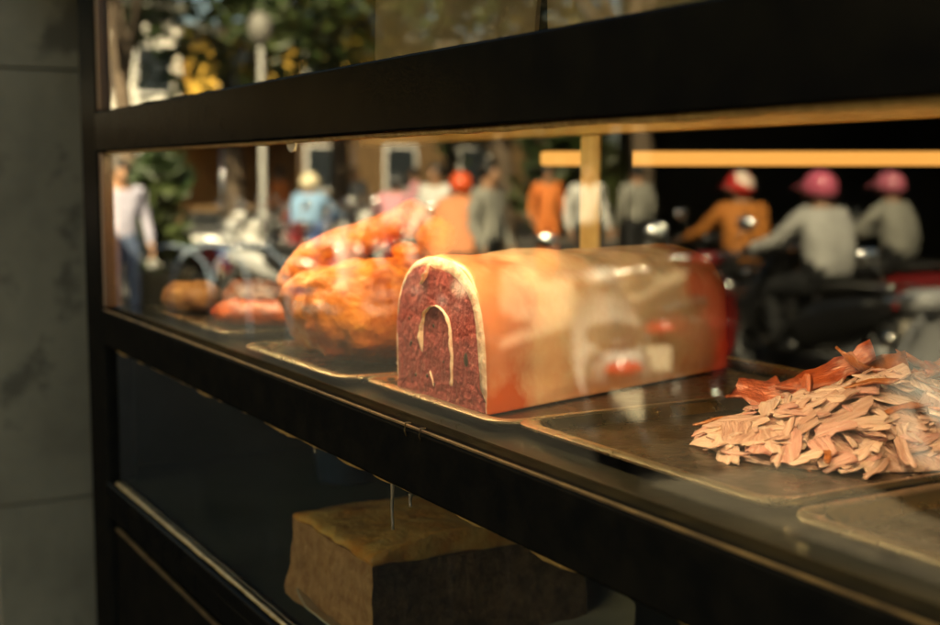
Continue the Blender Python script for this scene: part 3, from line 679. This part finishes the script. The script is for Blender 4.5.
RIMM = mat('dull_alloy', (.25, .25, .25), .45, .6); RUB = mat('tyre_rubber', (.014, .014, .014), .7); CHR = mat('chrome', (.8, .78, .74), .18, 1); SEAT = mat('black_seat_vinyl', (.018, .017, .016), .45)
LENS = mat('lamp_lens', (.85, .8, .72), .2, 1); RED = mat('red_tail_lens', (.4, .012, .01), .2, coat=.5)
_sc = {}
def scooter_parts(paint):
    e = empty('scooter')
    for x in (-.60, .62):
        w_ = MB(); rs = []
        for k in range(28):
            a = 2 * math.pi * k / 28
            rs.append([Vector(((.235 + .05 * math.cos(q)) * math.cos(a) + x, .045 * math.sin(q), .285 + (.235 + .05 * math.cos(q)) * math.sin(a))) for q in [2 * math.pi * j / 10 for j in range(10)]])
        rs.append(rs[0]); ty = w_.rings(rs, 0, False, False).build('wheel', RUB, e, True)
        h_ = MB(); h_.tube([(x, -.05, .285), (x, .05, .285)], .05, 12)
        for k in range(5):
            a = 2 * math.pi * k / 5; h_.tube([(x, 0, .285), (x + .2 * math.cos(a), 0, .285 + .2 * math.sin(a))], .014, 6)
        for k in range(1): h_.tube([(x + .195 * math.cos(2 * math.pi * j / 24), 0, .285 + .195 * math.sin(2 * math.pi * j / 24)) for j in range(25)], .016, 8)
        h_.build('rim', RIMM, ty, 40)
    def hull(name, secs, m, n=18, par=e, ex=.7):
        rs = []
        for (x, zc, hy, hz) in secs:
            r_ = []
            for k in range(n):
                a = 2 * math.pi * k / n; c, s = math.cos(a), math.sin(a)
                r_.append((x + zc * 0, math.copysign(abs(c) ** ex, c) * hy, zc + math.copysign(abs(s) ** ex, s) * hz))
            rs.append(r_)
        return MB().rings(rs).build(name, m, par, True)
    hull('rear_body', [(-.80, .68, .03, .03), (-.76, .67, .09, .07), (-.6, .63, .14, .11), (-.4, .57, .16, .15), (-.15, .52, .16, .18), (.05, .46, .14, .17), (.12, .40, .12, .10)], paint)
    hull('seat', [(-.70, .765, .05, .02), (-.62, .775, .11, .035), (-.4, .765, .135, .045), (-.2, .745, .14, .045), (.0, .745, .12, .045), (.1, .73, .06, .03)], SEAT)
    hull('floor_board', [(.08, .31, .13, .05), (.2, .285, .14, .035), (.42, .29, .14, .035), (.5, .33, .12, .05)], paint)
    rs = []
    for (z, x, wd) in ((.30, .47, .12), (.42, .53, .18), (.58, .53, .20), (.74, .50, .19), (.86, .47, .13), (.93, .45, .08)):
        rs.append([(x + .06 - .10 * (yq * yq), yq * wd, z) for yq in (-1, -.6, -.2, .2, .6, 1)] + [(x + .0 - .10 * (yq * yq), yq * wd * .95, z) for yq in (1, .6, .2, -.2, -.6, -1)])
    MB().rings(rs).build('leg_shield', paint, e, 50)
    hull('front_fender', [(.36, .44, .03, .02), (.44, .53, .065, .03), (.58, .585, .075, .035), (.74, .565, .07, .035), (.86, .49, .05, .03), (.90, .43, .03, .02)], paint)
    MB().tube([(.62, .075, .285), (.55, .07, .60), (.48, .03, .92)], .02, 8).build('fork', RUB, e, True)
    MB().tube([(.62, -.075, .285), (.55, -.07, .60), (.48, -.03, .92)], .02, 8).build('fork', RUB, e, True)
    hull('handlebar_cowl', [(.38, .98, .05, .03), (.44, .985, .12, .05), (.52, .97, .12, .065), (.57, .955, .07, .045)], paint)
    MB().tube([(.36, .36, 1.0), (.40, .2, 1.01), (.44, 0, 1.0), (.40, -.2, 1.01), (.36, -.36, 1.0)], .013, 8).build('handlebar', CHR, e, True)
    for y in (1, -1):
        MB().tube([(.385, y * .25, 1.005), (.36, y * .36, 1.0)], .019, 10).build('grip', RUB, e, True)
        mi = MB().tube([(.42, y * .18, 1.02), (.44, y * .24, 1.13), (.43, y * .27, 1.17)], .006, 6).build('mirror_stalk', CHR, e, True)
        b = MB(); b.ell((.43, y * .29, 1.2), (.018, .065, .042), 14, 8); b.build('mirror', CHR, mi, True)
        b = MB(); b.ell((.585, y * .12, .80), (.04, .05, .04), 10, 7); b.build('turn_signal', LENS, e, True)
    b = MB(); b.ell((.55, 0, .955), (.06, .085, .06), 16, 10); b.build('headlight', LENS, e, True)
    b = MB(); b.ell((-.80, 0, .67), (.03, .09, .035), 14, 8); b.build('tail_light', RED, e, True)
    MB().tube([(-.1, -.13, .27), (-.35, -.15, .28), (-.5, -.17, .32), (-.85, -.17, .38)], [.02, .025, .05, .045], 12).build('exhaust', RIMM, e, True)
    MB().tube([(-.82, .10, .80), (-.74, .13, .79), (-.5, .14, .78)], .012, 6).build('grab_rail', CHR, e, True)
    MB().tube([(-.82, -.10, .80), (-.74, -.13, .79), (-.5, -.14, .78)], .012, 6).build('grab_rail', CHR, e, True)
    MB().box(-.86, -.845, -.07, .07, .44, .58).build('number_plate', M['tab'], e)
    MB().tube([(0, .1, .27), (-.02, .2, .03)], .012, 6).build('stand', CHR, e, True)
    return e
proto = None; proto_paint = None
PAINT = {}
def paint(name, col): 
    if name not in PAINT: PAINT[name] = mat(name, col, .28, 0, tuple(c * .85 for c in col), 3, coat=.6)
    return PAINT[name]
def scooter(label, px, dist, heading, pm, group='scooters in the street', z=GZ, xy=None, lean=0):
    global proto, proto_paint
    if proto is None:
        proto = scooter_parts(pm); proto_paint = pm; e = proto
    else:
        e = tree_copy(proto)
        for ch in e.children:
            if ch.type == 'MESH' and ch.data.materials and ch.data.materials[0] == proto_paint and pm != proto_paint:
                ch.data = ch.data.copy(); ch.data.materials[0] = pm
    x, y = xy or street(px, dist); e.location = (x, y, z); e.rotation_euler = (R(lean), 0, heading)
    tag(e, label, 'scooter', group); return e

WEST = math.pi
# --- riders on the road
HELM = {k: mat('helmet_' + k, c, .2, 0, c2, 5, coat=.7, lo=.5, hi=.53) for k, c, c2 in (('red', (.62, .02, .02), (.75, .6, .5)), ('pink', (.62, .12, .20), (.62, .12, .20)),
        ('cream', (.7, .6, .4), (.7, .6, .4)), ('orange', (.75, .10, .03), (.75, .10, .03)), ('black', (.04, .04, .04), (.04, .04, .04)), ('rose', (.5, .13, .19), (.5, .13, .19)))}
JE = cloth('blue_denim', (.10, .14, .24)); DK = cloth('dark_trousers', (.009, .0095, .011)); WH = cloth('white_cotton', (.72, .70, .66)); GR = cloth('grey_knit', (.50, .49, .46))
OC = cloth('ochre_jacket', (.50, .17, .03)); BL = cloth('light_blue_shirt', (.22, .38, .58)); PK = cloth('pink_shirt', (.68, .30, .36)); OR = cloth('orange_workwear', (.85, .24, .06))
VI = cloth('grey_violet_shirt', (.38, .36, .46)); KH = cloth('grey_olive_shirt', (.30, .29, .25)); PE = cloth('peach_raincoat', (.80, .30, .14))
def rider(label_p, label_s, px, dist, heading, top, legs, helm, pm, grp='riders on the road'):
    xy = street(px, dist)
    scooter(label_s, 0, 0, heading, pm, 'ridden scooters', xy=xy)
    return person(label_p, 0, 0, heading, 'ride', top, legs, helm, grp, xy=xy)
rider('rider in ochre jacket and red and white helmet mirrored in the glass', 'dark scooter ridden by the person in the ochre jacket', 738, 10.8, WEST + .15, OC, DK, HELM['red'], paint('black_paint', (.012, .012, .013)))
rider('rider in pale grey sweater and glossy pink helmet mirrored in the glass', 'black scooter ridden by the person in the grey sweater', 817, 9.4, WEST, GR, DK, HELM['pink'], paint('black_paint', None))
rider('added ghost rider standing in for a second reflection of the grey sweater', 'dark red scooter under the added ghost rider', 887, 11.6, WEST - .25, KH, DK, HELM['rose'], paint('dark_red_paint', (.16, .01, .01)))  # added figure imitating a second, dimmer reflection of the grey sweater rider
rider('rider in light blue shirt and cream helmet beside the parked scooters', 'blue scooter ridden by the person in light blue', 311, 16, WEST + .9, BL, JE, HELM['cream'], paint('blue_paint', (.03, .07, .2)))
rider('rider in pink shirt and black helmet beside the square', 'silver scooter ridden by the person in pink', 397, 16, WEST + .5, PK, DK, HELM['black'], paint('silver_paint', (.4, .4, .4)))
rc = rider('rider in peach raincoat and orange helmet on the square', 'black scooter ridden by the person in the raincoat', 461, 12.5, WEST + .5, PE, DK, HELM['orange'], paint('black_paint', None))
MB().rings([[(x_ + rx_ * math.cos(2 * math.pi * k / 26), ry_ * math.sin(2 * math.pi * k / 26), z_ + .015 * math.sin(5 * 2 * math.pi * k / 26) * (1.3 - z_)) for k in range(26)] for x_, rx_, ry_, z_ in ((-.04, .07, .08, 1.335), (-.05, .11, .16, 1.30), (-.06, .17, .25, 1.22), (-.10, .23, .30, 1.05), (-.15, .28, .33, .85), (-.2, .33, .36, .66))], 0, False, False).build('raincoat', PE, rc, True)
# --- standing people
person('person in grey violet shirt and blue jeans standing by the planter', 122, 12.5, 0, 'stand', VI, JE, z=GZ)
person('person in white shirt and dark trousers behind the peach raincoat', 436, 15, 1.0, 'stand', WH, DK)
person('person in olive shirt and dark trousers beside the orange helmet', 488, 11.5, -.5, 'stand', KH, DK)
person('person in orange workwear standing alone by the tree', 547, 19, .3, 'stand', OR, OR)
person('person in white shirt with peach sleeves before the dark shop', 586, 15.5, .2, 'stand', WH, DK)
person('person in olive grey top before the dark shop', 636, 16.5, WEST, 'stand', KH, DK)
# --- parked scooters
cols = [('silver_paint', None, 'silver'), ('white_paint', (.7, .68, .64), 'white'), ('black_paint', None, 'black'), ('dark_red_paint', None, 'dark red'), ('blue_paint', None, 'blue'), ('silver_paint', None, 'silver'), ('black_paint', None, 'black')]
ordn = ['first', 'second', 'third', 'fourth', 'fifth', 'sixth', 'seventh']
for i, (pn, pc, cn) in enumerate(cols):
    scooter(f'{cn} parked scooter, {ordn[i]} in the row from the planter', 190 + 22 * i, 14.5 - .15 * i, -.9 + random.uniform(-.15, .15), paint(pn, pc), 'parked scooters in a row', lean=4)
scooter('dark red parked scooter between the blue shirt and the pink shirt', 352, 14, -.7, paint('dark_red_paint', None), 'scooters parked on the square', lean=4)
scooter('silver parked scooter behind the pink shirt', 378, 15.5, -.8, paint('silver_paint', None), 'scooters parked on the square', lean=4)
scooter('silver parked scooter at the kerb nearest the glass', 1005, 5.6, WEST + .35, paint('silver_paint', None), 'scooters parked at the kerb', xy=None, lean=4)
scooter('silver scooter with chrome parts parked at the kerb', 622, 6.5, WEST + .55, paint('silver_paint', None), 'scooters parked at the kerb', lean=4)
scooter('dark red scooter parked at the kerb behind the silver one', 700, 8.0, WEST + .9, paint('dark_red_paint', None), 'scooters parked at the kerb', lean=4)
more = [(205, 18, 'white'), (232, 18.5, 'silver'), (262, 18, 'dark red'), (292, 19, 'black'), (335, 18, 'white'), (362, 20, 'silver'), (382, 18.5, 'dark red'), (418, 19, 'white'), (440, 20, 'black'), (338, 22, 'silver')]
place = ['behind the first scooters of the row', 'behind the middle of the row', 'near the lamp post', 'behind the last scooters of the row', 'past the blue shirt rider', 'before the broad tree', 'near the pink shirt rider', 'behind the white shirt person', 'before the sunny tree', 'at the far back of the square']
for (px_, d_s, cn), pl in zip(more, place):
    scooter(f'{cn} scooter parked {pl}', px_, d_s, random.uniform(-1.3, -.3), paint({'white': 'white_paint', 'silver': 'silver_paint', 'dark red': 'dark_red_paint', 'black': 'black_paint'}[cn], None), 'scooters at the back of the square', lean=4)
person('person in white shirt walking at the far back of the square', 355, 24, .4, 'stand', WH, JE)
person('person in pink top standing far behind the white scooter', 415, 23, 2.0, 'stand', PK, DK)
person('person in orange workwear far behind the blue shirt rider', 280, 24, 1.2, 'stand', OR, DK)
# --- cycle hoops
HOOP = mat('blue_grey_hoop_paint', (.2, .25, .33), .35)
for i, px in enumerate((208, 246, 286)):
    x, y = street(px, 10.8); e = MB().tube([(-.02, 0, 0), (-.02, 0, .6), (.03, 0, .8), (.15, 0, .92), (.3, 0, .95), (.45, 0, .92), (.57, 0, .8), (.62, 0, .6), (.62, 0, 0)], .012, 10).build('cycle_hoop', HOOP, None, True)
    e.location = (x, y, GZ + .006); e.rotation_euler.z = 1.9
    tag(e, ['pale blue cycle hoop nearest the planter', 'pale blue cycle hoop, middle one of three', 'pale blue cycle hoop nearest the blue shirt rider'][i], 'bike rack', 'cycle hoops')
# --- planter, stall, lamp post
LEAF = mat('leaf_green', (.018, .036, .009), .5, 0, (.045, .06, .014), .9, lo=.4, hi=.6); BARK = mat('bark', (.08, .055, .035), .9, 0, (.14, .1, .07), 6)
LEAFY = mat('leaf_painted_sunlight', (.06, .07, .012), .5, 0, (.24, .16, .015), 1.1, lo=.4, hi=.6)  # yellow-green of sunlit leaves put into the leaf colour
def leaves(parent, name, m, blobs, n, size, seed):
    rn = random.Random(seed); v = []; f = []
    for i in range(n):
        c, r_ = blobs[rn.randrange(len(blobs))]
        while True:
            q = Vector((rn.uniform(-1, 1), rn.uniform(-1, 1), rn.uniform(-1, 1)))
            if q.length < 1: break
        q = Vector(c) + q * r_ * (.55 + .45 * q.length)
        ax_ = Vector((rn.gauss(0, 1), rn.gauss(0, 1), rn.gauss(0, .6))).normalized(); bx_ = ax_.cross(Vector((rn.gauss(0, 1), rn.gauss(0, 1), rn.gauss(0, 1)))).normalized(); s_ = size * rn.uniform(.6, 1.3); nn = ax_.cross(bx_) * s_ * .15
        o = len(v); v += [q - ax_ * s_, q + bx_ * s_ * .45 + nn, q + ax_ * s_, q - bx_ * s_ * .45 + nn]; f.append((o, o + 1, o + 2, o + 3))
    me = bpy.data.meshes.new(name); me.from_pydata(v, [], f); me.materials.append(m); ob = bpy.data.objects.new(name, me); C.objects.link(ob); ob.parent = parent; return ob
def tree(label, px, dist, h, cr, m, seed, n=5000, low=.35, size=.16, xy=None):
    rn = random.Random(seed); x, y = xy or street(px, dist); e = empty('street_tree', (x, y, GZ)); tag(e, label, 'tree', 'street trees')
    top = Vector((rn.uniform(-.3, .3), rn.uniform(-.3, .3), h * .72)); tp = [Vector((0, 0, 0)), Vector((.05, 0, h * .2)), Vector((rn.uniform(-.15, .15), .1, h * .4)), top]
    b = MB(); b.tube(tp, [.2, .16, .12, .04], 10); blobs = []
    for i in range(9):
        a = rn.uniform(0, 6.28); zz = h * rn.uniform(low, .9); rr_ = cr * rn.uniform(.45, .9); q = Vector((math.cos(a) * rr_, math.sin(a) * rr_, zz)); blobs.append((q, cr * rn.uniform(.28, .48)))
        s_ = tp[1].lerp(top, rn.uniform(.2, .8)); b.tube([s_, s_.lerp(q, .5) + Vector((0, 0, .2)), q], [.06, .04, .015], 6)
    b.build('trunk', BARK, e, True); leaves(e, 'crown', m, blobs + [(top, cr * .5)], n, size, seed); return e
x, y = street(158, 13.5); e = empty('planter', (x, y, GZ)); tag(e, 'leafy green plant in a concrete tub by the parked scooters', 'plant')
MB().rings([[(r_ * math.cos(2 * math.pi * k / 20), r_ * math.sin(2 * math.pi * k / 20), z) for k in range(20)] for r_, z in ((.25, 0), (.34, .5), (.36, .52), (.36, .56), (.3, .55), (.28, .45))]).build('tub', M['stone'], e, 40)
leaves(e, 'foliage', LEAF, [(Vector((0, 0, .9)), .38), (Vector((.1, .1, 1.3)), .36), (Vector((-.12, -.1, 1.55)), .3)], 700, .11, 5)
TARP = mat('orange_brown_tarp', (.50, .22, .06), .7, 0, (.40, .17, .05), 2, bump=.3, bscale=5)
x, y = street(255, 25); e = empty('market_stall', (x, y, GZ), -.45); tag(e, 'market stall with orange brown tarp beyond the parked scooters', 'stall')
MB().add([(-.6, -1.9, .95), (-.6, 1.6, .95), (-.6, 1.6, 2.35), (-.6, -1.9, 2.35), (-.63, -1.9, .95), (-.63, 1.6, .95), (-.63, 1.6, 2.35), (-.63, -1.9, 2.35)], [(0, 1, 2, 3), (4, 7, 6, 5), (0, 4, 5, 1), (1, 5, 6, 2), (2, 6, 7, 3), (3, 7, 4, 0)]).build('tarp', TARP, e)
MB().add([(-.7, -2, 2.42), (.9, -2, 2.2), (.9, 1.7, 2.2), (-.7, 1.7, 2.42), (-.7, -2, 2.46), (.9, -2, 2.24), (.9, 1.7, 2.24), (-.7, 1.7, 2.46)], [(3, 2, 1, 0), (4, 5, 6, 7), (0, 1, 5, 4), (1, 2, 6, 5), (2, 3, 7, 6), (3, 0, 4, 7)]).build('canopy', TARP, e)
MB().box(-.3, .5, -1.7, 1.4, 0, .85).build('counter', M['render'], e, bevel=.02)
for (xx, yy) in ((-.55, -1.95), (-.55, 1.65), (.85, -1.95), (.85, 1.65)): MB().tube([(xx, yy, 0), (xx, yy, 2.22 if xx > 0 else 2.4)], .025, 8).build('pole', CHR, e, True)
x, y = street(264, 16); e = empty('lamp_post', (x, y, GZ)); tag(e, 'white street lamp post among the parked scooters', 'lamp post')
MB().tube([(0, 0, 0), (0, 0, .3), (0, 0, 3.1)], [.06, .04, .035], 12).build('pole', mat('grey_pole_paint', (.3, .29, .27), .5), e, True)
b = MB(); b.ell((0, 0, 3.3), (.15, .15, .2), 16, 10, fn=lambda q: q * (1 + .06 * math.sin(9 * math.atan2(q.y, q.x)))); b.build('globe', mat('globe_plastic', (.16, .15, .13), .5), e, True)
x, y = street(150, 24)
# --- trees and far houses
tree('dark leafy tree over the parked scooters', 130, 20, 8.5, 3.2, LEAF, 21, 2600)
tree('leafy tree by the yellow house with lit leaves', 235, 23, 9, 3.0, LEAFY, 22, 2200)
tree('broad dark tree above the rider in pink', 340, 22, 9, 3.2, LEAF, 23, 2800)
tree('low dark tree beside the person in orange workwear', 505, 21, 6.5, 2.3, LEAF, 24, 5200, low=.15)
tree('sunny tree over the dark shop roof', 450, 30, 10, 3.6, LEAFY, 25, 4500)
tree('tall dark tree before the shop across the road', 640, 19, 9, 3.4, LEAF, 26, 5200)
GLZ = mat('dark_window_glass', (.02, .025, .03), .08)
def house(name, label, x0, x1, y0, y1, h, m, face, opening=None, rows=2, colsn=4):
    e = empty(name, (x0, (y0 + y1) / 2, GZ)); tag(e, label, 'building', 'houses across the square')
    def hb(n_, mm, a, b_, c, d, z0, z1, par=None):
        o = MB().box(a, b_, c, d, z0, z1).build(n_, mm); o.parent = par or e; o.matrix_parent_inverse = Matrix.Translation((-x0, -(y0 + y1) / 2, 0)) if par is None else Matrix(); return o
    hb('wall', m, x0, x1, y0, y1, 3.4, h); (None if opening else hb('ground_storey', BRN, x0, x1, y0, y1, 0, 3.399)); hb('roof', M['render'], x0 - .3, x1 + .3, y0 - .3, y1 + .3, h + .002, h + .3)
    for r_ in range(rows):
        for c in range(colsn):
            z0 = (1.0 if not opening else 4.2) + r_ * 2.9
            if z0 + 1.5 > h: continue
            if face == 'x':
                yc = y0 + (c + .5) * (y1 - y0) / colsn; o = hb('window', WH, x1 + .002, x1 + .06, yc - .6, yc + .6, z0, z0 + 1.5); hb('pane', GLZ, x1 + .061, x1 + .07, yc - .5, yc + .5, z0 + .1, z0 + 1.4, o)
            else:
                xc = x0 + (c + .5) * (x1 - x0) / colsn; o = hb('window', WH, xc - .6, xc + .6, y1 + .002, y1 + .06, z0, z0 + 1.5); hb('pane', GLZ, xc - .5, xc + .5, y1 + .061, y1 + .07, z0 + .1, z0 + 1.4, o)
    if opening:
        hb('back_wall', DIM, x0, x1, y0, y0 + .2, 0, 3.399); hb('side_wall', M['dark_room'], x0, x0 + .2, y0 + .201, y1, 0, 3.399); hb('side_wall', M['dark_room'], x1 - .2, x1, y0 + .201, y1, 0, 3.399)
        hb('shop_floor', M['dark_room'], x0 + .201, x1 - .201, y0 + .201, y1, .0, .03)
        hb('awning', DIM, x0, x1, y1 + .002, y1 + 3.2, 3.25, 3.39)
        for k in range(4): hb('pillar', DIM, x0 + .201 + k * (x1 - x0 - .8) / 3, x0 + .55 + k * (x1 - x0 - .8) / 3, y1 - .36, y1 - .01, .031, 3.39)
    return e
BRN = mat('brown_shop_front', (.10, .055, .022), .7, 0, (.16, .09, .035), 1.2); DIM = mat('dim_shop_paint', (.16, .13, .09), .7, 0, (.09, .08, .06), 1.5); YEL = mat('yellow_limewash', (.66, .40, .07), .85, 0, (.56, .33, .06), 1.5); CRM = mat('cream_limewash', (.55, .46, .32), .85, 0, (.45, .38, .27), 1.5)
house('yellow_house', 'yellow limewashed house beyond the square', -46, -38, -25, -11.2, 5.7, YEL, 'x', rows=3, colsn=5)
house('white_house', 'white house beside the yellow one beyond the square', -46, -38.5, -11, -7.6, 6.4, mat('white_limewash', (.8, .76, .68), .85, 0, (.7, .66, .6), 1.5), 'x', rows=2, colsn=2)
house('dark_shophouse', 'shophouse with deep dark open front across the road', -19, 8, -21, -13.2, 7.5, CRM, 'y', opening=True, rows=1, colsn=7)
